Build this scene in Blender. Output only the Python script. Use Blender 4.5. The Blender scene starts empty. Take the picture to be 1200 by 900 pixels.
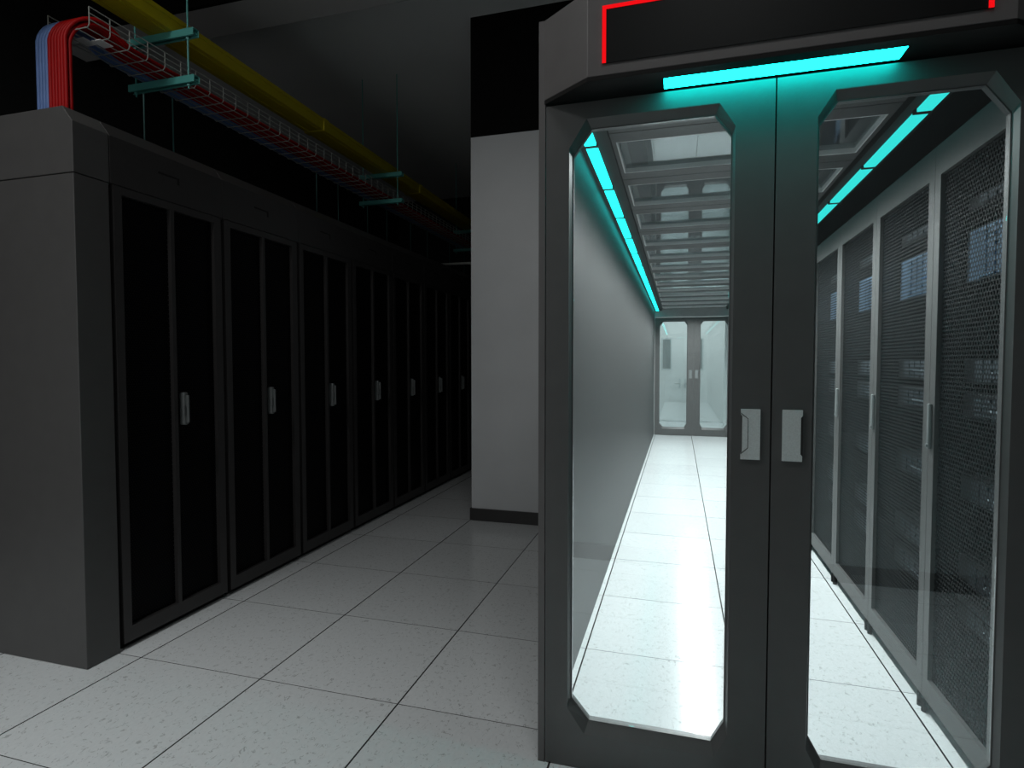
import bpy, bmesh, math, random
from mathutils import Vector, Matrix
random.seed(7)
S = bpy.context.scene
COL = S.collection
R = math.radians

# ------------------------------------------------------------------ materials
def nmat(name):
    m = bpy.data.materials.new(name); m.use_nodes = True
    nt = m.node_tree; nt.nodes.clear()
    out = nt.nodes.new('ShaderNodeOutputMaterial')
    return m, nt, out
def N(nt, typ, **kw):
    n = nt.nodes.new(typ)
    for k, v in kw.items(): setattr(n, k, v)
    return n
def M(nt, op, a, b=None, c=None, clamp=False):
    n = nt.nodes.new('ShaderNodeMath'); n.operation = op; n.use_clamp = clamp
    for i, v in enumerate((a, b, c)):
        if v is None: continue
        if isinstance(v, (int, float)): n.inputs[i].default_value = v
        else: nt.links.new(v, n.inputs[i])
    return n.outputs[0]
def paint(name, col, rough=.5, metal=0., var=.05, scale=14., spec=.5, bump=0.):
    m, nt, out = nmat(name)
    b = N(nt, 'ShaderNodeBsdfPrincipled')
    b.inputs['Roughness'].default_value = rough; b.inputs['Metallic'].default_value = metal
    b.inputs['Specular IOR Level'].default_value = spec
    tc = N(nt, 'ShaderNodeTexCoord'); no = N(nt, 'ShaderNodeTexNoise')
    no.inputs['Scale'].default_value = scale; no.inputs['Detail'].default_value = 4
    nt.links.new(tc.outputs['Object'], no.inputs['Vector'])
    r = N(nt, 'ShaderNodeValToRGB')
    r.color_ramp.elements[0].position = .3; r.color_ramp.elements[1].position = .7
    r.color_ramp.elements[0].color = tuple(c*(1-var) for c in col)+(1,)
    r.color_ramp.elements[1].color = tuple(min(1, c*(1+var)) for c in col)+(1,)
    nt.links.new(no.outputs['Fac'], r.inputs['Fac']); nt.links.new(r.outputs['Color'], b.inputs['Base Color'])
    if bump:
        bp = N(nt, 'ShaderNodeBump'); bp.inputs['Strength'].default_value = bump; bp.inputs['Distance'].default_value = .002
        n2 = N(nt, 'ShaderNodeTexNoise'); n2.inputs['Scale'].default_value = 220
        nt.links.new(tc.outputs['Object'], n2.inputs['Vector'])
        nt.links.new(n2.outputs['Fac'], bp.inputs['Height']); nt.links.new(bp.outputs['Normal'], b.inputs['Normal'])
    nt.links.new(b.outputs[0], out.inputs[0])
    return m
def emit(name, col, strength):
    m, nt, out = nmat(name)
    e = N(nt, 'ShaderNodeEmission'); e.inputs[0].default_value = tuple(col)+(1,); e.inputs[1].default_value = strength
    nt.links.new(e.outputs[0], out.inputs[0]); return m
def glass(name, tint, ior, haze=0.):
    m, nt, out = nmat(name)
    t = N(nt, 'ShaderNodeBsdfTransparent'); t.inputs[0].default_value = tuple(tint)+(1,)
    g = N(nt, 'ShaderNodeBsdfGlossy'); g.inputs['Roughness'].default_value = 0.0
    g.inputs[0].default_value = (.92, .98, 1, 1)
    f = N(nt, 'ShaderNodeFresnel'); f.inputs[0].default_value = ior
    geo = N(nt, 'ShaderNodeNewGeometry')
    # both sides reflect like the outside of the sheet
    f2 = N(nt, 'ShaderNodeFresnel'); f2.inputs[0].default_value = 1/ior
    mx = N(nt, 'ShaderNodeMixShader')
    lw = N(nt, 'ShaderNodeLayerWeight'); lw.inputs['Blend'].default_value = .5
    p = M(nt, 'POWER', lw.outputs['Facing'], 4.)
    r0 = ((ior-1)/(ior+1))**2
    fac = M(nt, 'MULTIPLY_ADD', p, 1-r0, r0, clamp=True)
    nt.links.new(fac, mx.inputs[0]); nt.links.new(t.outputs[0], mx.inputs[1]); nt.links.new(g.outputs[0], mx.inputs[2])
    nt.links.new(mx.outputs[0], out.inputs[0]); return m
def perforated(name, col, p=.0125, rad=.34, rough=.45, metal=.3):
    """sheet metal standing in a YZ plane, round holes in staggered rows"""
    m, nt, out = nmat(name)
    tc = N(nt, 'ShaderNodeTexCoord'); sp = N(nt, 'ShaderNodeSeparateXYZ')
    nt.links.new(tc.outputs['Object'], sp.inputs[0])
    v = M(nt, 'DIVIDE', sp.outputs['Z'], p*.866)
    row = M(nt, 'FLOOR', v)
    u = M(nt, 'ADD', M(nt, 'DIVIDE', sp.outputs['Y'], p), M(nt, 'MULTIPLY', M(nt, 'PINGPONG', row, 1.), .5))
    du = M(nt, 'SUBTRACT', M(nt, 'FRACT', u), .5)
    dv = M(nt, 'MULTIPLY', M(nt, 'SUBTRACT', M(nt, 'FRACT', v), .5), .866)
    d = M(nt, 'SQRT', M(nt, 'ADD', M(nt, 'MULTIPLY', du, du), M(nt, 'MULTIPLY', dv, dv)))
    hole = M(nt, 'LESS_THAN', d, rad)
    b = N(nt, 'ShaderNodeBsdfPrincipled'); b.inputs['Base Color'].default_value = tuple(col)+(1,)
    b.inputs['Roughness'].default_value = rough; b.inputs['Metallic'].default_value = metal; b.inputs['Specular IOR Level'].default_value = .1
    t = N(nt, 'ShaderNodeBsdfTransparent'); mx = N(nt, 'ShaderNodeMixShader')
    nt.links.new(hole, mx.inputs[0]); nt.links.new(b.outputs[0], mx.inputs[1]); nt.links.new(t.outputs[0], mx.inputs[2])
    nt.links.new(mx.outputs[0], out.inputs[0]); return m
def floor_mat():
    m, nt, out = nmat('raised_floor_tiles')
    tc = N(nt, 'ShaderNodeTexCoord'); sp = N(nt, 'ShaderNodeSeparateXYZ')
    nt.links.new(tc.outputs['Object'], sp.inputs[0])
    def edge(c, T=.6):   # distance to the nearest joint
        u = M(nt, 'FRACT', M(nt, 'ADD', M(nt, 'DIVIDE', c, T), .5))
        return M(nt, 'MULTIPLY', M(nt, 'ABSOLUTE', M(nt, 'SUBTRACT', u, .5)), T)
    ex, ey = edge(sp.outputs['X']), edge(sp.outputs['Y'])
    gx = M(nt, 'LESS_THAN', ex, .0032); gy = M(nt, 'LESS_THAN', ey, .0016)
    joint = M(nt, 'MAXIMUM', gx, gy)
    # per tile tone and rotation of the squiggle grain
    ix = M(nt, 'FLOOR', M(nt, 'DIVIDE', sp.outputs['X'], .6)); iy = M(nt, 'FLOOR', M(nt, 'DIVIDE', sp.outputs['Y'], .6))
    cmb = N(nt, 'ShaderNodeCombineXYZ'); nt.links.new(ix, cmb.inputs[0]); nt.links.new(iy, cmb.inputs[1])
    wn = N(nt, 'ShaderNodeTexWhiteNoise'); nt.links.new(cmb.outputs[0], wn.inputs[0])
    off = N(nt, 'ShaderNodeVectorMath', operation='SCALE'); nt.links.new(cmb.outputs[0], off.inputs[0]); off.inputs['Scale'].default_value = 3.71
    add = N(nt, 'ShaderNodeVectorMath', operation='ADD'); nt.links.new(tc.outputs['Object'], add.inputs[0]); nt.links.new(off.outputs[0], add.inputs[1])
    mp = N(nt, 'ShaderNodeMapping'); mp.inputs['Scale'].default_value = (1.0, .62, 1); mp.inputs['Rotation'].default_value = (0, 0, .5)
    nt.links.new(add.outputs[0], mp.inputs[0])
    n1 = N(nt, 'ShaderNodeTexNoise'); n1.inputs['Scale'].default_value = 34; n1.inputs['Detail'].default_value = 2.5; n1.inputs['Distortion'].default_value = 1.1
    nt.links.new(mp.outputs[0], n1.inputs['Vector'])
    # thin contour of the noise gives curly veins; a second noise breaks them up
    vein = M(nt, 'LESS_THAN', M(nt, 'ABSOLUTE', M(nt, 'SUBTRACT', n1.outputs['Fac'], .5)), .015)
    n2 = N(nt, 'ShaderNodeTexNoise'); n2.inputs['Scale'].default_value = 45; n2.inputs['Detail'].default_value = 1
    nt.links.new(add.outputs[0], n2.inputs['Vector'])
    gate = M(nt, 'GREATER_THAN', n2.outputs['Fac'], .54)
    vein = M(nt, 'MULTIPLY', vein, gate)
    n3 = N(nt, 'ShaderNodeTexNoise'); n3.inputs['Scale'].default_value = 90; n3.inputs['Detail'].default_value = 3
    nt.links.new(mp.outputs[0], n3.inputs['Vector'])
    base = N(nt, 'ShaderNodeMixRGB'); base.inputs[1].default_value = (.64, .675, .685, 1); base.inputs[2].default_value = (.77, .80, .81, 1)
    nt.links.new(n3.outputs['Fac'], base.inputs[0])
    tone = N(nt, 'ShaderNodeMixRGB', blend_type='MULTIPLY'); tone.inputs[0].default_value = 1
    nt.links.new(base.outputs[0], tone.inputs[1])
    tv = M(nt, 'MULTIPLY_ADD', wn.outputs['Value'], .08, .94)
    tcn = N(nt, 'ShaderNodeCombineColor')
    for i in range(3): nt.links.new(tv, tcn.inputs[i])
    nt.links.new(tcn.outputs[0], tone.inputs[2])
    c1 = N(nt, 'ShaderNodeMixRGB'); c1.inputs[2].default_value = (.36, .38, .38, 1)
    nt.links.new(M(nt, 'MULTIPLY', vein, .7), c1.inputs[0]); nt.links.new(tone.outputs[0], c1.inputs[1])
    c2 = N(nt, 'ShaderNodeMixRGB'); c2.inputs[2].default_value = (.035, .035, .035, 1)
    nt.links.new(joint, c2.inputs[0]); nt.links.new(c1.outputs[0], c2.inputs[1])
    b = N(nt, 'ShaderNodeBsdfPrincipled'); b.inputs['Roughness'].default_value = .16
    b.inputs['Specular IOR Level'].default_value = .35
    nt.links.new(c2.outputs[0], b.inputs['Base Color'])
    bp = N(nt, 'ShaderNodeBump'); bp.inputs['Strength'].default_value = .5; bp.inputs['Distance'].default_value = .003; bp.invert = True
    nt.links.new(joint, bp.inputs['Height']); nt.links.new(bp.outputs[0], b.inputs['Normal'])
    nt.links.new(b.outputs[0], out.inputs[0]); return m

MF = floor_mat()
M_CAB = paint('dark_powder_coat', (.040, .040, .040), .42, bump=.15)
M_CABF = paint('dark_rack_front', (.034, .032, .032), .42)
M_END = paint('end_panel_coat', (.074, .073, .072), .36)
M_BLACK = paint('black_inside', (.004, .004, .004), .5)
M_GAP = paint('black_gap', (.003, .003, .003), .8)
M_MESHL = perforated('black_perforated_steel', (.005, .005, .006), rad=.30)
M_MESHR = perforated('dark_perforated_steel', (.008, .010, .011), p=.0165, rad=.40, rough=.6, metal=0.)
M_DOOR = paint('graphite_door_coat', (.085, .085, .085), .40)
M_HEAD = paint('graphite_header_coat', (.115, .11, .11), .42)
M_DISP = paint('black_display', (.006, .006, .006), .2)
M_FRAMER = paint('grey_rack_frame', (.062, .063, .062), .5)
M_AWALL = paint('aisle_wall_coat', (.032, .0325, .0325), .5, var=.04)
M_ROOF = paint('roof_frame_shaded_grey', (.022, .022, .022), .5)  # frame colour darkened to hold the shade on the bar undersides
M_SOFF = paint('soffit_black', (.006, .006, .006), .6, spec=.2)
M_CHROME = paint('brushed_handle', (.62, .67, .67), .5, metal=.1, var=.08, scale=300)
M_HANDLEL = paint('grey_handle', (.15, .165, .165), .35, metal=.2)
M_HDARK = paint('handle_shadow', (.02, .02, .02), .5)
M_WALL = paint('grey_wall_paint', (.60, .625, .64), .36, var=.04, scale=3, bump=.5, spec=.9)
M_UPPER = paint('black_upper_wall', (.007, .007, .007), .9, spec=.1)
M_DARKW = paint('dark_wall_paint', (.02, .021, .021), .85, spec=.2)
M_BACK = paint('back_wall_paint', (.30, .33, .33), .6)
M_BASE = paint('black_baseboard', (.030, .030, .030), .4)
M_CEIL = paint('dark_ceiling_paint', (.72, .74, .74), .9, var=.04, scale=1.5)
M_BEAM = paint('beam_paint', (.40, .40, .40), .9, var=.02, scale=2)
M_TEAL = paint('teal_strut_paint', (.10, .42, .38), .4)
M_TEALD = paint('dim_teal_rod_paint', (.06, .19, .18), .5)
M_STEEL = paint('zinc_wire', (.42, .44, .41), .4, metal=.2)
M_YEL = paint('yellow_duct_plastic', (.46, .385, .008), .38)
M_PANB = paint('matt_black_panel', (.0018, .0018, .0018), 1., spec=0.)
M_HANDR = paint('dull_handle', (.20, .22, .22), .45, metal=.2)
M_RIM = paint('roof_rim_lit_grey', (.75, .75, .75), .5)  # pale colour holds the light caught by the inner bar faces
M_RED = paint('red_cable_jacket', (.40, .003, .004), .5, spec=.25)
M_BLUE = paint('blue_cable_jacket', (.15, .26, .56), .45)
M_WSLV = paint('white_sleeve', (.95, .95, .95), .5)
M_WHITE = paint('white_room_paint', (.8, .83, .83), .6, var=.03)
M_GLASS = glass('clear_door_glass', (.90, .93, .93), 1.9)
M_RGLASS = glass('roof_glass', (.62, .66, .66), 1.62)
M_CYAN = emit('cyan_strip_glow', (.014, 1.0, .94), 3.4)
M_CYANR = emit('cyan_right_strip_glow', (.044, 1.0, .94), 1.05)
M_CYANF = emit('cyan_front_strip_glow', (.004, 1.0, .92), 12.0)
M_REDL = emit('red_border_glow', (1.0, .006, .01), .9)
M_SRV = paint('server_face', (.11, .14, .165), .5)
M_SRVD = paint('server_dark', (.06, .07, .075), .5)
M_SRVB = paint('server_blue_face', (.20, .34, .50), .5)
M_LEDW = emit('white_indicator', (.7, .9, 1.0), .35)
M_LEDB = emit('blue_indicator', (.1, .4, 1.0), .5)
M_LEDO = emit('orange_indicator', (1.0, .25, .04), .4)

# ------------------------------------------------------------------ geometry
class MB:
    def __init__(s): s.bm = bmesh.new()
    def box(s, x0, x1, y0, y1, z0, z1):
        v = [s.bm.verts.new((x, y, z)) for x in (x0, x1) for y in (y0, y1) for z in (z0, z1)]
        for f in ((0,1,3,2),(4,6,7,5),(0,4,5,1),(2,3,7,6),(0,2,6,4),(1,5,7,3)): s.bm.faces.new([v[i] for i in f])
        return s
    def prism(s, pts, axis, a, b):
        """polygon pts in the plane normal to axis, extruded from a to b"""
        def P(p, t):
            return {'x': (t, p[0], p[1]), 'y': (p[0], t, p[1]), 'z': (p[0], p[1], t)}[axis]
        v0 = [s.bm.verts.new(P(p, a)) for p in pts]; v1 = [s.bm.verts.new(P(p, b)) for p in pts]
        n = len(pts)
        s.bm.faces.new(v0); s.bm.faces.new(v1[::-1])
        for i in range(n): s.bm.faces.new((v0[i], v0[(i+1) % n], v1[(i+1) % n], v1[i]))
        return s
    def ring(s, outer, inner, axis, a, b):
        """frame between two loops with equal point counts"""
        def P(p, t):
            return {'x': (t, p[0], p[1]), 'y': (p[0], t, p[1]), 'z': (p[0], p[1], t)}[axis]
        L = [[s.bm.verts.new(P(p, t)) for p in loop] for loop in (outer, inner) for t in (a, b)]
        n = len(outer); oa, ob, ia, ib = L
        for i in range(n):
            j = (i+1) % n
            s.bm.faces.new((oa[i], oa[j], ia[j], ia[i])); s.bm.faces.new((ob[i], ib[i], ib[j], ob[j]))
            s.bm.faces.new((oa[i], ob[i], ob[j], oa[j])); s.bm.faces.new((ia[i], ia[j], ib[j], ib[i]))
        return s
    def tube(s, pts, r, seg=6, closed=False):
        pts = [Vector(p) for p in pts]; rings = []
        up = Vector((0, 0, 1))
        for i, p in enumerate(pts):
            a = pts[max(i-1, 0)]; b = pts[min(i+1, len(pts)-1)]
            t = (b-a).normalized()
            ref = Vector((1, 0, 0)) if abs(t.x) < .9 else Vector((0, 1, 0))
            n = t.cross(ref).normalized(); m = t.cross(n)
            rings.append([s.bm.verts.new(p + r*(math.cos(k*2*math.pi/seg)*n + math.sin(k*2*math.pi/seg)*m)) for k in range(seg)])
        for q in range(len(rings)-1):
            for k in range(seg):
                s.bm.faces.new((rings[q][k], rings[q][(k+1) % seg], rings[q+1][(k+1) % seg], rings[q+1][k]))
        s.bm.faces.new(rings[0][::-1]); s.bm.faces.new(rings[-1]); return s
    def build(s, name, mat, parent=None, bevel=0., smooth=False, loc=(0, 0, 0)):
        bmesh.ops.recalc_face_normals(s.bm, faces=s.bm.faces)
        me = bpy.data.meshes.new(name); s.bm.to_mesh(me); s.bm.free()
        if smooth:
            for p in me.polygons: p.use_smooth = True
        o = bpy.data.objects.new(name, me); COL.objects.link(o); me.materials.append(mat)
        o.location = loc
        if parent: o.parent = parent
        if bevel:
            b = o.modifiers.new('bevel', 'BEVEL'); b.width = bevel; b.segments = 2; b.limit_method = 'ANGLE'
        return o
def empty(name, loc, label=None, cat=None, group=None):
    o = bpy.data.objects.new(name, None); COL.objects.link(o); o.location = loc; o.empty_display_size = .1
    tag(o, label, cat, group); return o
def tag(o, label=None, cat=None, group=None, kind=None):
    if label: o['label'] = label
    if cat: o['category'] = cat
    if group: o['group'] = group
    if kind: o['kind'] = kind
    return o
def struct(name, mb, mat, bevel=0.): return tag(mb.build(name, mat, bevel=bevel), kind='structure')
def children(o): return [c for c in bpy.data.objects if c.parent == o]
def copy_tree(o, parent=None):
    c = o.copy(); COL.objects.link(c)
    c.parent = parent
    for ch in children(o): copy_tree(ch, c)
    return c

# key dimensions (metres)
AX0, AX1, AC = 1.775, 3.035, 2.41      # cold aisle side faces and centre line
DY = .45                               # front plane of the aisle doors
FY = 8.95                              # far aisle doors
ZR = 2.155                             # underside of the roof frames
ZC = 3.9                               # ceiling
HW = 7.5                               # far hall wall
BW = -1.41                             # wall behind the viewer

# ------------------------------------------------------------------ setting
struct('floor', MB().box(-2.4, 4.6, -2.6, 12.0, -.06, 0), MF)
struct('ceiling', MB().box(-2.4, 4.6, -2.6, 12.0, ZC, ZC+.08), M_CEIL)
b = MB(); b.box(-2.3, 4.5, 1.93, 2.23, 3.6, ZC-.001)
struct('trim_1', b, M_BEAM)
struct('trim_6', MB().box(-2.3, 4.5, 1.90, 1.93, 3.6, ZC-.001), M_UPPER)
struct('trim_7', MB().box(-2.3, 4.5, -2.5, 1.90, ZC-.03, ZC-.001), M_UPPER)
struct('wall_left', MB().box(-2.4, -2.3, -2.6, HW+.1, 0, ZC), M_DARKW)
struct('wall_far', MB().box(-2.3, .61, HW, HW+.1, 0, ZC), M_DARKW)
struct('wall_right', MB().box(4.5, 4.6, -1.5, 12.0, 0, ZC), M_DARKW)
struct('wall_behind', MB().box(1.1, 4.5, BW-.1, BW, 0, ZC), M_BACK)
struct('wall_entry', MB().box(-2.3, 1.1, -2.6, -2.5, 0, ZC), M_DARKW)
struct('wall_return', MB().box(1.0, 1.1, -2.5, BW, 0, ZC), M_DARKW)
struct('wall_middle', MB().box(.61, 1.763, 3.0, HW+.1, 0, 2.99), M_WALL)
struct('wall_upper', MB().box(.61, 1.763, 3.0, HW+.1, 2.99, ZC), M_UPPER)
struct('baseboard_middle', MB().box(.598, 1.763, 2.988, 3.0, 0, .097).box(.598, .61, 3.0, HW, 0, .097), M_BASE, .002)
struct('baseboard_behind', MB().box(1.1, 4.5, BW, BW+.012, 0, .10), M_BASE, .002)

# ------------------------------------------------------------------ left row of cabinets
LX, LY0, LP = -.12, .612, .621
def octo(x0, x1, z0, z1, cx, cz):
    return [(x0+cx, z0), (x1-cx, z0), (x1, z0+cz), (x1, z1-cz), (x1-cx, z1), (x0+cx, z1), (x0, z1-cz), (x0, z0+cz)]
def make_left_rack():
    W = LP
    t = empty('server_cabinet', (LX, LY0, 0))
    # carcass (thin shell), local: x<0 is inside, y 0..W
    b = MB(); b.box(-1.1, -.05, .006, .02, .04, 1.995).box(-1.1, -.05, W-.02, W-.006, .04, 1.995)
    b.box(-1.1, -.05, .02, W-.02, 1.96, 1.995).box(-1.1, -.05, .02, W-.02, .03, .07).box(-1.1, -1.08, .02, W-.02, .07, 1.96)
    b.box(-.1, -.09, .02, W-.02, .07, 1.96)
    b.build('carcass', M_BLACK, t)
    MB().box(-1.08, -.03, .012, W-.012, 0, .04).build('plinth', M_GAP, t)
    # top cap with chamfered front edge
    b = MB(); b.prism([(-1.1, 2.001), (0, 2.001), (0, 2.200), (-.05, 2.262), (-1.1, 2.262)], 'y', .0015, W-.0015)
    b.build('top_cap', M_CABF, t, .0015)
    b = MB(); b.box(-.0005, .0012, .236, .352, 2.115, 2.123).box(-.0005, .0012, .340, .352, 2.090, 2.115)
    b.build('label_slot', M_GAP, t)
    # door frame with two perforated panels
    d = MB(); y0, y1, z0, z1 = .013, W-.013, .028, 1.998
    d.box(-.03, 0, y0, .052, z0, z1).box(-.03, 0, .562, y1, z0, z1).box(-.03, 0, .052, .562, z0, .094).box(-.03, 0, .052, .562, 1.965, z1)
    d.box(-.03, 0, .297, .318, .094, 1.965)
    door = d.build('door', M_CABF, t)
    MB().box(-.022, -.020, .052, .297, .094, 1.965).build('mesh_panel', M_MESHL, door)
    MB().box(-.022, -.020, .318, .562, .094, 1.965).build('mesh_panel', M_MESHL, door)
    h = MB(); h.box(-.02, .012, .342, .368, .948, 1.105)
    hd = h.build('handle', M_HANDLEL, door, .006)
    MB().box(.012, .030, .347, .358, .958, 1.092).build('grip', M_HANDLEL, hd, .004)
    MB().box(.010, .022, .330, .342, 1.0, 1.045).build('latch', M_HANDLEL, hd, .003)
    return t
ORD = ['nearest', 'second', 'third', 'fourth', 'fifth', 'sixth', 'seventh', 'eighth', 'ninth', 'tenth', 'eleventh']
lr = make_left_rack()
for i in range(11):
    o = lr if i == 0 else copy_tree(lr)
    o.location = (LX, LY0+i*LP, 0)
    if i == 0: tag(o, 'black server cabinet with two mesh door strips, next to the grey end panel', 'server cabinet', 'black server cabinets in the left row')
    else: tag(o, f'black server cabinet, {ORD[i]} in the left row counted from the end panel', 'server cabinet', 'black server cabinets in the left row')
# end panel unit
t = empty('end_panel', (LX, .46, 0), 'plain dark grey end panel closing the near end of the left cabinet row', 'cabinet panel')
MB().box(-1.1, 0, 0, .146, .002, 1.997).build('side_panel', M_END, t, .0025)
MB().prism([(-1.1, 2.001), (0, 2.001), (0, 2.200), (-.05, 2.262), (-1.1, 2.262)], 'y', 0, .150).build('top_cap', M_END, t, .0025)

# ------------------------------------------------------------------ cold aisle: side wall, soffits, roof
struct('wall_aisle', MB().box(AX0-.011, AX0, DY+.051, FY+.1, .0, 2.268), M_AWALL, .001)
def soffit(x0, x1, name):
    return struct(name, MB().box(x0, x1, DY+.06, FY, 2.137, 2.24), M_SOFF)
soffit(AX0, 1.90, 'trim_2')
struct('trim_3', MB().box(2.93, AX1+.04, DY+.06, FY, 2.137, 2.24), M_SOFF)
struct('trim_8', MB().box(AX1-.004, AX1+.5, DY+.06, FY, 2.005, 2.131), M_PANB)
# cyan light strips: one continuous line of .6 m tubes each side
def strip_seg(x0, x1, mat):
    t = empty('light_strip', ((x0+x1)/2, 0, 2.136))
    w = (x1-x0)/2
    MB().box(-w-.006, w+.006, 0, .6, -.0005, .001).box(-w-.006, w+.006, 0, .011, -.0135, -.0005).box(-w-.006, w+.006, .589, .6, -.0135, -.0005).build('housing', M_SOFF, t)
    MB().box(-w, w, .012, .588, -.012, -.0005).build('diffuser', mat, t)
    return t
sg = {}
for side, x0, x1 in (('left', 1.801, 1.846), ('right', 2.966, 3.011)):
    p = strip_seg(x0, x1, M_CYAN if side == 'left' else M_CYANR)
    for k in range(14):
        o = p if k == 0 else copy_tree(p)
        o.location.y = .505+.6*k
        tag(o, f'cyan light strip, {["nearest","second","third","fourth","fifth","sixth","seventh","eighth","ninth","tenth","eleventh","twelfth","thirteenth","fourteenth"][k]} along the {side} edge of the aisle roof', 'light strip', f'cyan light strips on the {side} of the aisle')
# roof panels
def roof_panel():
    t = empty('roof_panel', (AC, 0, ZR))
    x0, x1 = -.51, .51; y0, y1 = 0, .6
    oi = .493
    b = MB()
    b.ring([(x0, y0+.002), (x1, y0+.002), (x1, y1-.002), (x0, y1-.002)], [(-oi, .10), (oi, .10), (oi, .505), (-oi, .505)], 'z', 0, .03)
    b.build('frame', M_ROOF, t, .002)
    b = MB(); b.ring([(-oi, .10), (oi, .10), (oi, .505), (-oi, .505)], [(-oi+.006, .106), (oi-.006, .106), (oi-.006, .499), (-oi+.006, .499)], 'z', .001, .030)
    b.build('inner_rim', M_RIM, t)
    MB().box(-oi+.006, oi-.006, .106, .499, .022, .026).build('glass_pane', M_RGLASS, t)
    return t
rp = roof_panel()
for k in range(14):
    o = rp if k == 0 else copy_tree(rp)
    o.location.y = .47+.6*k
    tag(o, f'grey framed glass roof panel, {["nearest","second","third","fourth","fifth","sixth","seventh","eighth","ninth","tenth","eleventh","twelfth","thirteenth","fourteenth"][k]} from the near aisle doors', 'roof panel', 'glass roof panels over the aisle')

# ------------------------------------------------------------------ aisle doors
def make_leaf(mirror, handle_mat=M_CHROME):
    """leaf hinged at its outer side, local x 0..0.635 towards the meeting stile"""
    s = -1 if mirror else 1
    def X(a): return s*a
    t = empty('aisle_door', (0, 0, 0))
    W, H = .633, 2.015
    o = [(X(0), .004), (X(W), .004), (X(W), H), (X(0), H)]
    # outer loop with 8 points matching the chamfered opening
    O = [(X(.077), .004), (X(.525), .004), (X(W), .14), (X(W), 1.95), (X(.525), H), (X(.077), H), (X(0), 1.95), (X(0), .14)]
    O = [(X(.13), .004), (X(.46), .004), (X(W), .21), (X(W), 1.87), (X(.46), H), (X(.13), H), (X(0), 1.87), (X(0), .21)]
    I = [(X(.077+.055), .142), (X(.527-.035), .142), (X(.527), .205), (X(.527), 1.885), (X(.527-.045), 1.945), (X(.077+.055), 1.945), (X(.077), 1.87), (X(.077), .205)]
    hs = .016 if mirror else 0.
    I = [(p[0]+s*hs*(1 if i in (0, 5, 6, 7) else 0), p[1]) for i, p in enumerate(I)]
    b = MB()
    def P(p, y): return (p[0], y, p[1])
    bm = b.bm
    # flat frame: rectangle corner points are added so that the outside stays square
    IO = [(X(.072+.050+hs), .112), (X(.533-.035), .112), (X(.533), .180), (X(.533), 1.900), (X(.533-.042), 1.966), (X(.072+.050+hs), 1.966), (X(.070+hs), 1.885), (X(.070+hs), .185)]
    for y in (0, .05):
        ov = [bm.verts.new(P(p, y)) for p in O]; iv = [bm.verts.new(P(p, y)) for p in (IO if y == 0 else I)]
        cv = [bm.verts.new(P(p, y)) for p in o]
        for i in range(8):
            j = (i+1) % 8
            bm.faces.new((ov[i], ov[j], iv[j], iv[i]))
        bm.faces.new((ov[7], ov[0], cv[0])); bm.faces.new((ov[1], ov[2], cv[1])) ; bm.faces.new((ov[3], ov[4], cv[2])); bm.faces.new((ov[5], ov[6], cv[3]))
        if y == 0: fr = (ov, iv, cv)
        else: bk = (ov, iv, cv)
    mid = [bm.verts.new(P(p, .022)) for p in I]
    for i in range(8):
        j = (i+1) % 8
        bm.faces.new((fr[1][i], fr[1][j], mid[j], mid[i])); bm.faces.new((mid[i], mid[j], bk[1][j], bk[1][i]))
    loop = lambda q: [q[2][0], q[0][0], q[0][1], q[2][1], q[0][2], q[0][3], q[2][2], q[0][4], q[0][5], q[2][3], q[0][6], q[0][7]]
    fl, bl = loop(fr), loop(bk)
    for i in range(12): bm.faces.new((fl[i], fl[(i+1) % 12], bl[(i+1) % 12], bl[i]))
    b.build('frame', M_DOOR, t)
    cx, cz = (.077+hs+.527)/2, (.142+1.945)/2
    def inset(d): return [(X(cx+(abs(p[0])-cx)*(1-d/.225)), cz+(p[1]-cz)*(1-d/.9)) for p in I]
    MB().ring(I, inset(.003), 'y', .0225, .031).build('glazing_bead', M_DOOR, t)
    if not mirror: MB().box(X(W-.012), X(W+.014), .051, .056, .01, H).build('meeting_strip', M_DOOR, t)
    MB().prism(inset(.004), 'y', .024, .028).build('glass_pane', M_GLASS, t)
    hb = MB()
    a0, a1 = .557, .607      # plate
    hb.prism([(X(a0), .980), (X(a1), .980), (X(a1), 1.120), (X(a0), 1.120), (X(a0), 1.105), (X(a0+.004), 1.100), (X(a0+.004), 1.0), (X(a0), .995)], 'y', -.008, 0)
    h = hb.build('handle', handle_mat, t, .0004)
    # grip outline: dark strips stand in for the shade of the recess
    if mirror:
        g = MB().prism([(X(a0-.0008), 1.104), (X(a0+.0045), 1.099), (X(a0+.0045), 1.0), (X(a0-.0008), .995)], 'y', -.0088, -.0005)
    else:
        g = MB(); g.ring([(X(a0), 1.110), (X(a0+.019), 1.094), (X(a0+.019), 1.012), (X(a0), .994)], [(X(a0), 1.1075), (X(a0+.0178), 1.093), (X(a0+.0178), 1.013), (X(a0), .997)], 'y', -.0088, -.0079)
    g.build('grip_outline', M_HDARK, h)
    return t
MID = 2.421
def place_doors(y, front):
    rot = 0 if front else math.pi
    out = []
    for side in ('left', 'right'):
        # seen from the front: left leaf starts at 1.785, right at 3.057
        leaf = make_leaf(side == 'right', M_CHROME if front else M_HANDR)
        leaf.location = (1.786 if side == 'left' else 3.056, y, 0)
        out.append(leaf)
    return out
fl_, fr_ = place_doors(DY, True)
tag(fl_, 'dark grey glazed aisle door, left leaf of the near pair', 'door', None)
tag(fr_, 'dark grey glazed aisle door, right leaf of the near pair', 'door', None)
gl_, gr_ = place_doors(FY, False)
tag(gl_, 'small distant glazed door leaf at the far end of the aisle, left one', 'door', None)
tag(gr_, 'small distant glazed door leaf at the far end of the aisle, right one', 'door', None)
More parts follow.
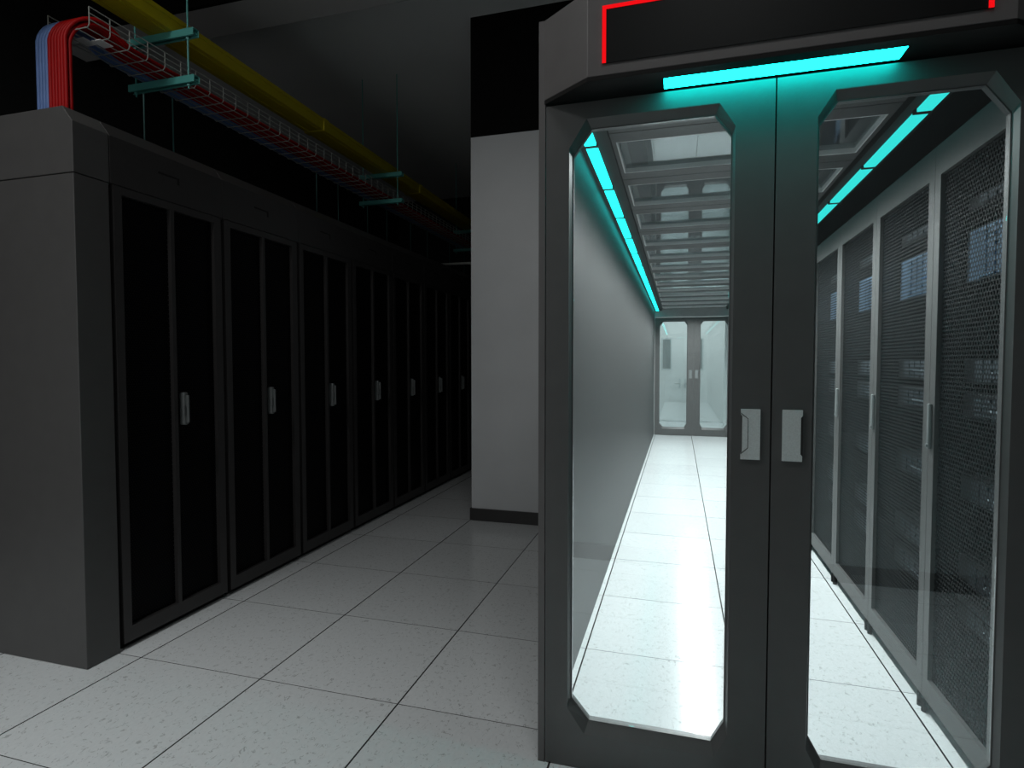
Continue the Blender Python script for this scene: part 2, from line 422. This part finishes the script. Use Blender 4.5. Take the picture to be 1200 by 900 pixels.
# narrow door surround posts
p = MB(); p.box(1.763, 1.7835, DY, DY+.06, 0, 2.268).box(3.0585, 3.12, DY, DY+.06, 0, 2.268)
struct('trim_4', p, M_HEAD, .001)
struct('trim_5', MB().box(1.775, 1.784, FY, FY+.05, 0, 2.131).box(3.058, 3.5, FY, FY+.05, 0, 2.131).box(1.784, 3.058, FY-.01, FY+.05, 2.022, 2.26), paint('far_header_grey', (.40, .40, .40), .5), .001)

# header with display and strip
t = empty('door_header', (AC+.01, DY, 2.022), 'dark grey header box with angled ends above the near aisle doors', 'header box')
YF = -.105
xl, xr = 1.780-AC-.01, 3.062-AC-.01
plan = [(xl, .05), (xl, 0), (-.495, YF), (.490, YF), (xr, 0), (xr, .05)]
MB().prism(plan, 'z', .012, .246).build('casing', M_HEAD, t, .0015)
# underside plate with cut-out for the strip
b = MB()
sx0, sx1, sy0, sy1 = 2.127-AC-.01, 2.708-AC-.01, -.066, -.004
b.prism([(xl, .05), (xl, 0), (-.495, YF), (sx0, YF), (sx0, .05)], 'z', 0, .0115)
b.prism([(sx1, .05), (sx1, YF), (.490, YF), (xr, 0), (xr, .05)], 'z', 0, .0115)
b.box(sx0, sx1, YF, sy0, 0, .0115).box(sx0, sx1, sy1, .05, 0, .0115)
b.build('underside', M_SOFF, t)
s_ = empty('light_strip', ((2.127+2.708)/2, DY-.035, 2.022), 'long cyan light strip glowing under the header above the near aisle doors', 'light strip')
MB().box(-.2895, .2895, -.031, .032, .0, .0115).build('diffuser', M_CYANF, s_)
MB().box(-.2905, -.2896, -.031, .032, -.001, .011).build('end_cap', M_SOFF, s_); MB().box(.2896, .2905, -.031, .032, -.001, .011).build('end_cap', M_SOFF, s_)
d = empty('display_panel', (AC+.005, DY+YF, 2.14), 'black display panel edged in glowing red, on the header above the near doors', 'display')
dx0, dx1, dz0, dz1 = 1.966-AC-.005, 2.862-AC-.005, 2.064-2.14, 2.216-2.14
MB().box(dx0, dx1, -.004, -.0005, dz0, dz1).build('screen', M_DISP, d)
b = MB(); w = .013
b.box(dx0, dx0+w*.8, -.0065, -.0041, dz0, dz1).box(dx1-w*.8, dx1, -.0065, -.0041, dz0, dz1).box(dx0+w*.8, dx1-w*.8, -.0065, -.0041, dz1-w*.7, dz1)
b.build('red_border', M_REDL, d)
tag(children(d)[-1], 'glowing red border line')

# ------------------------------------------------------------------ right row of racks
RX, RY0, RP = AX1, .488, .6165
def make_right_rack():
    W = RP
    t = empty('aisle_rack', (RX, RY0, 0))
    b = MB(); b.box(.03, 1.0, .004, .014, .04, 1.995).box(.03, 1.0, W-.014, W-.004, .04, 1.995)
    b.box(.03, 1.0, .014, W-.014, 1.98, 1.995).box(.03, 1.0, .014, W-.014, .04, .06).box(.99, 1.0, .014, W-.014, .06, 1.98)
    b.build('carcass', M_SRVD, t)
    d = MB(); z0, z1 = .05, 2.0
    d.box(-.004, .028, .001, .050, z0, z1).box(-.004, .028, W-.046, W-.001, z0, z1)
    d.box(-.004, .028, .050, W-.046, z0, .128).box(-.004, .028, .050, W-.046, 1.893, z1)
    door = d.build('door', M_FRAMER, t)
    MB().box(.010, .012, .050, W-.046, .128, 1.893).build('mesh_panel', M_MESHR, door)
    h = MB(); h.box(-.016, -.004, W-.030, W-.012, .945, 1.105)
    hd = h.build('handle', M_HANDR, door, .004)
    MB().tube([(-.020, W-.021, .958), (-.015, W-.021, .958)], .006, 10).build('lock', M_HANDR, hd)
    for yy in (.02, W-.02):
        MB().tube([(.0, yy, 0), (.0, yy, .012), (.0, yy, .05)], .011, 8).build('foot', M_SOFF, t)
    return t
rr = make_right_rack()
NR = 13
for i in range(NR):
    o = rr if i == 0 else copy_tree(rr)
    o.location = (RX, RY0+i*RP, 0)
    nm = (ORD+['twelfth', 'thirteenth', 'fourteenth'])[i]
    tag(o, f'grey framed mesh door rack right of the aisle, {nm} from the near doors', 'server rack', 'mesh door racks along the right of the aisle')
# rack equipment
def make_server(h, face, kind):
    t = empty(kind, (0, 0, 0))
    MB().box(.0, .7, .03, RP-.03, 0, h-.004).build('chassis', M_SRVD, t)
    MB().box(-.012, 0, .022, RP-.022, 0, h-.004).build('faceplate', face, t, .002)
    n = 8
    b = MB()
    for k in range(n):
        y = .05+k*(RP-.16)/n
        b.box(-.020, -.012, y, y+(RP-.16)/n-.008, .008, h-.012)
    b.build('drive_bays', M_SRVB if kind == 'storage_unit' else M_SRV, t)
    return t
def leds(t, h, mat, name, n, y0):
    b = MB()
    for k in range(n): b.box(-.024, -.020, y0+k*.035, y0+k*.035+.012, h*.35, h*.35+.008)
    return b.build(name, mat, t)
A = make_server(.088, M_SRVD, 'server_unit'); leds(A, .088, M_LEDW, 'indicator_lights', 9, .1)
Bk = make_server(.176, M_SRVB, 'storage_unit'); leds(Bk, .176, M_LEDB, 'indicator_lights', 7, .1)
Sw = make_server(.044, M_SRVD, 'network_switch'); leds(Sw, .044, M_LEDO, 'indicator_lights', 5, .12)
protos = {'A': (A, 'dark server', 'server'), 'B': (Bk, 'blue fronted storage unit', 'storage unit'), 'S': (Sw, 'slim network switch', 'network switch')}
stack = [('S', 1.76), ('B', 1.52), ('A', 1.18), ('A', 1.06), ('A', .78), ('A', .50), ('A', .36)]
posn = {1.76: 'highest unit', 1.52: 'just below the network switch', 1.18: 'directly below the blue unit', 1.06: 'second below the blue unit', .78: 'at waist height', .50: 'upper of the lowest two', .36: 'lowest unit'}
used = set()
for i in range(6):
    for kd, z in stack:
        pr, lb, ct = protos[kd]
        if kd in used: o = copy_tree(pr)
        else: o = pr; used.add(kd)
        o.location = (RX+.10, RY0+i*RP, z)
        tag(o, f'{lb}, {posn[z]} in the {ORD[i]} aisle rack', ct, f'{ct}s inside the aisle racks')

# ------------------------------------------------------------------ overhead trays
# wire basket
BX0, BX1, BZ = -.655, -.404, 2.772
TY0, TY1 = .765, 7.44
t = empty('wire_basket_tray', ((BX0+BX1)/2, TY0, BZ), 'zinc wire basket tray carrying red and blue cables above the left cabinets', 'cable tray')
hw = (BX1-BX0)/2; L = TY1-TY0
wr = .0026
for (x, z) in ((-hw, .03), (-hw, .058), (-hw, .086), (hw, .03), (hw, .058), (hw, .086), (-hw*.8, 0), (-hw*.4, 0), (0, 0), (hw*.4, 0), (hw*.8, 0)):
    MB().tube([(x, 0, z), (x, L, z)], wr, 5).build('long_wire', M_STEEL, t)
def cw():
    r = .012
    pts = [(-hw, 0, .086), (-hw, 0, r), (-hw+r*.3, 0, r*.3), (-hw+r, 0, -.003), (hw-r, 0, -.003), (hw-r*.3, 0, r*.3), (hw, 0, r), (hw, 0, .086)]
    return MB().tube(pts, wr, 5).build('cross_wire', M_STEEL, t)
c0 = cw(); nw = int(L/.1)+1
for k in range(1, nw):
    o = c0.copy(); COL.objects.link(o); o.location.y = k*.1
# cables
def cable(x0, x1, zt, yd, r, mat):
    R0 = .12; zp = zt+.05
    pts = [(x0, yd, 2.245), (x0, yd, 2.45), (x0, yd, zp-R0)]
    for k in range(1, 9):
        a = k/8*math.pi/2
        pts.append((x0+(x1-x0)*k/8, yd+R0*(1-math.cos(a)), zp-R0+R0*math.sin(a)))
    y = pts[-1][1]
    for k in range(1, 7):
        u = k/6; pts.append((x1, y+.17*u, zp-(zp-zt)*(u*u*(3-2*u))))
    y = pts[-1][1]
    pts += [(x1, y+.1, zt)]
    y = y+.1
    while y < TY1:
        y = min(y+.75, TY1); pts.append((x1+random.uniform(-.002, .002), y, zt+random.uniform(-.001, .001)))
    return MB().tube(pts, r, 8).build('x', mat, smooth=True)
cr = .0088
nc = 10
for lay in range(2):
    for k in range(nc):
        x1 = BX0+.010+(k+.5*lay)*(BX1-BX0-.048)/(nc-.5)
        x0 = -.682+k*.0188
        zt = BZ+.012+lay*.0135
        o = cable(x0, x1, zt, .735+(1-lay)*.020, cr, M_BLUE if k < 4 else M_RED)
        col = 'blue' if k < 4 else 'red'
        j = k if k < 4 else k-4
        o.name = f'{col}_cable'
        n = 4 if k < 4 else 6
        ordn = ['leftmost', 'second from left', 'third from left', 'fourth from left', 'fifth from left', 'rightmost'][j] if n == 6 else ['leftmost', 'second from left', 'third from left', 'rightmost'][j]
        tag(o, f'{col} cable bending into the wire basket, {ordn} {col} one in the {"front" if lay else "back"} layer', 'cable', f'{col} cables in the wire basket')
for (x, y) in ((-.60, .80), (-.535, .835), (-.475, .87)):
    o = MB().box(x-.028, x+.028, y-.02, y+.045, BZ-.009, BZ-.006).build('paper_tag', M_WSLV)
    tag(o, f'white tag under the cables at the near end of the wire basket, {"left" if x<-.59 else "right" if x>-.5 else "middle"} one', 'tag', 'white tags at the tray end')
# yellow duct
yx0, yx1, yz0, yz1 = -.585, -.424, 3.009, 3.092
t = empty('yellow_cable_duct', ((yx0+yx1)/2, -.9, yz0), 'long yellow plastic cable duct running above the wire basket', 'cable duct')
w = (yx1-yx0)/2; h = yz1-yz0; LL = 7.44+.9
prof = [(-w, 0), (w, 0), (w, h*.72), (w+.006, h*.72), (w+.006, h), (-w-.006, h), (-w-.006, h*.72), (-w, h*.72)]
MB().prism(prof, 'y', 0, LL).build('duct_body', M_YEL, t, .002)
MB().box(-w*.62, -w*.52, .0, LL, -.003, 0).box(w*.52, w*.62, .0, LL, -.003, 0).build('bottom_ribs', M_YEL, t)
for yy in (.35, 2.62, 4.3, 6.1):
    MB().prism([(-w-.008, -.006), (w+.008, -.006), (w+.01, h+.004), (-w-.01, h+.004)], 'y', yy+.9-.03, yy+.9+.03).build('coupling', M_YEL, t, .002)
# trapeze hangers: two C-channels on two threaded rods
def hanger(y):
    t = empty('trapeze_hanger', (-.515, y, 2.70))
    def chan(z):      # z = underside
        b = MB(); x0, x1 = -.220, .226
        b.box(x0, x1, -.02, .02, z+.034, z+.037).box(x0, x1, -.02, -.017, z, z+.034).box(x0, x1, .017, .02, z, z+.034)
        b.box(x0, x1, -.017, -.009, z, z+.003).box(x0, x1, .009, .017, z, z+.003).box(x0, x1, -.009, .009, z+.012, z+.015)
        return b.build('channel', M_TEAL, t, .0008)
    chan(.029); chan(.271)
    for x in (-.185, .172):
        rd = MB().tube([(x, 0, .005), (x, 0, ZC-2.70)], .0045, 8).build('rod', M_TEAL, t)
        for zn in (.018, .260): MB().tube([(x, 0, zn), (x, 0, zn+.010)], .010, 6).build('nut', M_TEAL, rd)
    return t
hg = hanger(1.255)
for i, y in enumerate((1.255, 3.63, 6.0)):
    o = hg if i == 0 else copy_tree(hg)
    o.location.y = y
    tag(o, f'teal trapeze hanger with two channels carrying basket and duct, {ORD[i]} along the trays', 'hanger', 'teal hangers under the trays')
# rods and brackets further back, standing on the rear of the cabinets
def rear_frame(y, x0, x1, mat, top=3.0):
    t = empty('rod_frame', ((x0+x1)/2, y, 2.263)); w = (x1-x0)/2
    for x in (-w, w): MB().tube([(x, 0, 0), (x, 0, top-2.263)], .0045, 6).build('rod', mat, t)
    MB().box(-w-.03, w+.03, -.018, .018, .02, .05).build('foot_channel', mat, t)
    return t
rf = rear_frame(1.55, -.98, -.76, M_TEALD)
for i, (y, x) in enumerate(((1.55, 0), (3.3, 0), (4.1, .05), (5.2, 0), (6.4, .02))):
    o = rf if i == 0 else copy_tree(rf)
    o.location.y = y; o.location.x += x
    tag(o, f'thin teal rod pair rising from the rear of the cabinets, {ORD[i]} along the row', 'rod frame', 'teal rod pairs behind the wire basket')
t = empty('pale_bracket', (-.75, 5.25, 2.262), 'pale grey angled bracket on the cabinet roofs beyond the second hanger', 'bracket')
MB().box(-.015, .015, -.015, .015, 0, .16).build('post', M_STEEL, t)
MB().box(-.015, .95, -.015, .015, .16, .185).build('arm', M_STEEL, t)

# ------------------------------------------------------------------ white room beyond the far doors
struct('wall_beyond', MB().box(1.2, 4.4, 11.5, 11.6, 0, 2.7), M_WHITE)
struct('wall_beyond_left', MB().box(1.55, 1.65, FY+.22, 11.5, 0, 2.7), M_WHITE)
struct('wall_beyond_right', MB().box(3.4, 3.5, FY+.22, 11.5, 0, 2.7), M_WHITE)
struct('ceiling_beyond', MB().box(1.55, 3.5, FY+.22, 11.5, 2.7, 2.75), M_WHITE)
def bdoor(x0, x1, wx0, wx1, side):
    t = empty('white_door', ((x0+x1)/2, 11.485, 0), f'white door leaf with a narrow window in the room beyond the far end, {side} one', 'door')
    c = (x0+x1)/2
    b = MB(); b.ring([(x0-c, .01), (x1-c, .01), (x1-c, 2.05), (x0-c, 2.05)], [(wx0-c, 1.12), (wx1-c, 1.12), (wx1-c, 1.74), (wx0-c, 1.74)], 'y', 0, .014)
    b.build('leaf', M_WHITE, t)
    MB().ring([(wx0-c-.03, 1.09), (wx1-c+.03, 1.09), (wx1-c+.03, 1.77), (wx0-c-.03, 1.77)], [(wx0-c, 1.12), (wx1-c, 1.12), (wx1-c, 1.74), (wx0-c, 1.74)], 'y', -.012, 0).build('window_trim', M_CHROME, t)
    MB().box(wx0-c, wx1-c, .004, .008, 1.12, 1.74).build('window_pane', M_BACK, t)
    s = 1 if side == 'left' else -1
    ex = (x1 if s == 1 else x0)-c
    pl = MB().box(ex-s*.05-.018, ex-s*.05+.018, -.006, 0, .70, .90).build('handle_plate', M_CHROME, t, .002)
    MB().tube([(ex-s*.05, -.006, .80), (ex-s*.05, -.05, .80), (ex-s*.16, -.055, .80)], .009, 8).build('lever', M_STEEL, pl)
    return t
bdoor(1.70, 2.255, 1.85, 2.01, 'left'); bdoor(2.265, 2.82, 2.49, 2.65, 'right')
o = tag(MB().box(2.98, 3.07, 9.9, 10.0, 0, 2.7).build('pillar', M_WHITE, bevel=.004), 'slim white pillar seen through the right leaf of the far doors', 'pillar')
t = empty('grey_cabinet', (3.2, 10.05, 0), 'small grey wall box standing beyond the far doors beside the pillar', 'cabinet')
MB().box(-.12, .15, -.1, .1, .0, .42).build('casing', M_BACK, t, .006)
MB().box(-.10, .13, -.112, -.1, .05, .38).build('door', M_WALL, t, .003)

# ------------------------------------------------------------------ lights
def area(name, loc, size, power, col, rot=(0, 0, 0), size_y=None):
    l = bpy.data.lights.new(name, 'AREA'); l.energy = power; l.color = col; l.size = size
    if size_y: l.shape = 'RECTANGLE'; l.size_y = size_y
    o = bpy.data.objects.new(name, l); COL.objects.link(o); o.location = loc; o.rotation_euler = rot; return o
def spot(name, loc, power, col, ang=150, blend=.6, rot=(0, 0, 0), rad=0.):
    l = bpy.data.lights.new(name, 'SPOT'); l.energy = power; l.color = col; l.spot_size = R(ang); l.spot_blend = blend; l.shadow_soft_size = rad
    o = bpy.data.objects.new(name, l); COL.objects.link(o); o.location = loc; o.rotation_euler = rot; return o
for k in range(13):
    spot('aisle_fill_spot', (AC, 1.02+.6*k if k < 13 else 8.6, 2.13), (70 if k else 40), (.97, 1, 1), 160, .65)  # unseen spots without fixtures, added to light the aisle white
area('hall_ceiling_and_fill_light', (.05, -1.0, 3.7), .7, 25, (1, 1, .99))
spot('hall_floor_spot', (.2, -1.0, 3.6), 125, (.97, 1, 1), 82, 1., rad=.25)
area('hall_ceiling_and_fill_light', (2.4, -.75, 3.75), .5, 9, (1, .99, .98))  # extra fill added to brighten the near doors and header
area('hall_ambient_fill', (-.6, -2.45, 1.7), 3.2, 12, (1, .99, .98), (R(90), 0, 0), 2.6)  # unseen area light added for soft ambient fill; no window there
area('beyond_room_light', (2.4, 10.3, 2.65), 1.0, 26, (.95, 1, 1))
w = bpy.data.worlds.new('world'); S.world = w; w.use_nodes = True
w.node_tree.nodes['Background'].inputs[0].default_value = (.5, .55, .55, 1); w.node_tree.nodes['Background'].inputs[1].default_value = .02

# ------------------------------------------------------------------ camera
cd = bpy.data.cameras.new('camera'); cam = bpy.data.objects.new('camera', cd); COL.objects.link(cam)
cam.location = (2.1743, -1.2663, 1.2492)
cam.rotation_euler = (R(90-2.1393), 0, R(16.1032))
cd.sensor_width = 36; cd.lens = 20.25; cd.clip_start = .01
S.camera = cam
S.view_settings.view_transform = 'Standard'; S.view_settings.look = 'None'
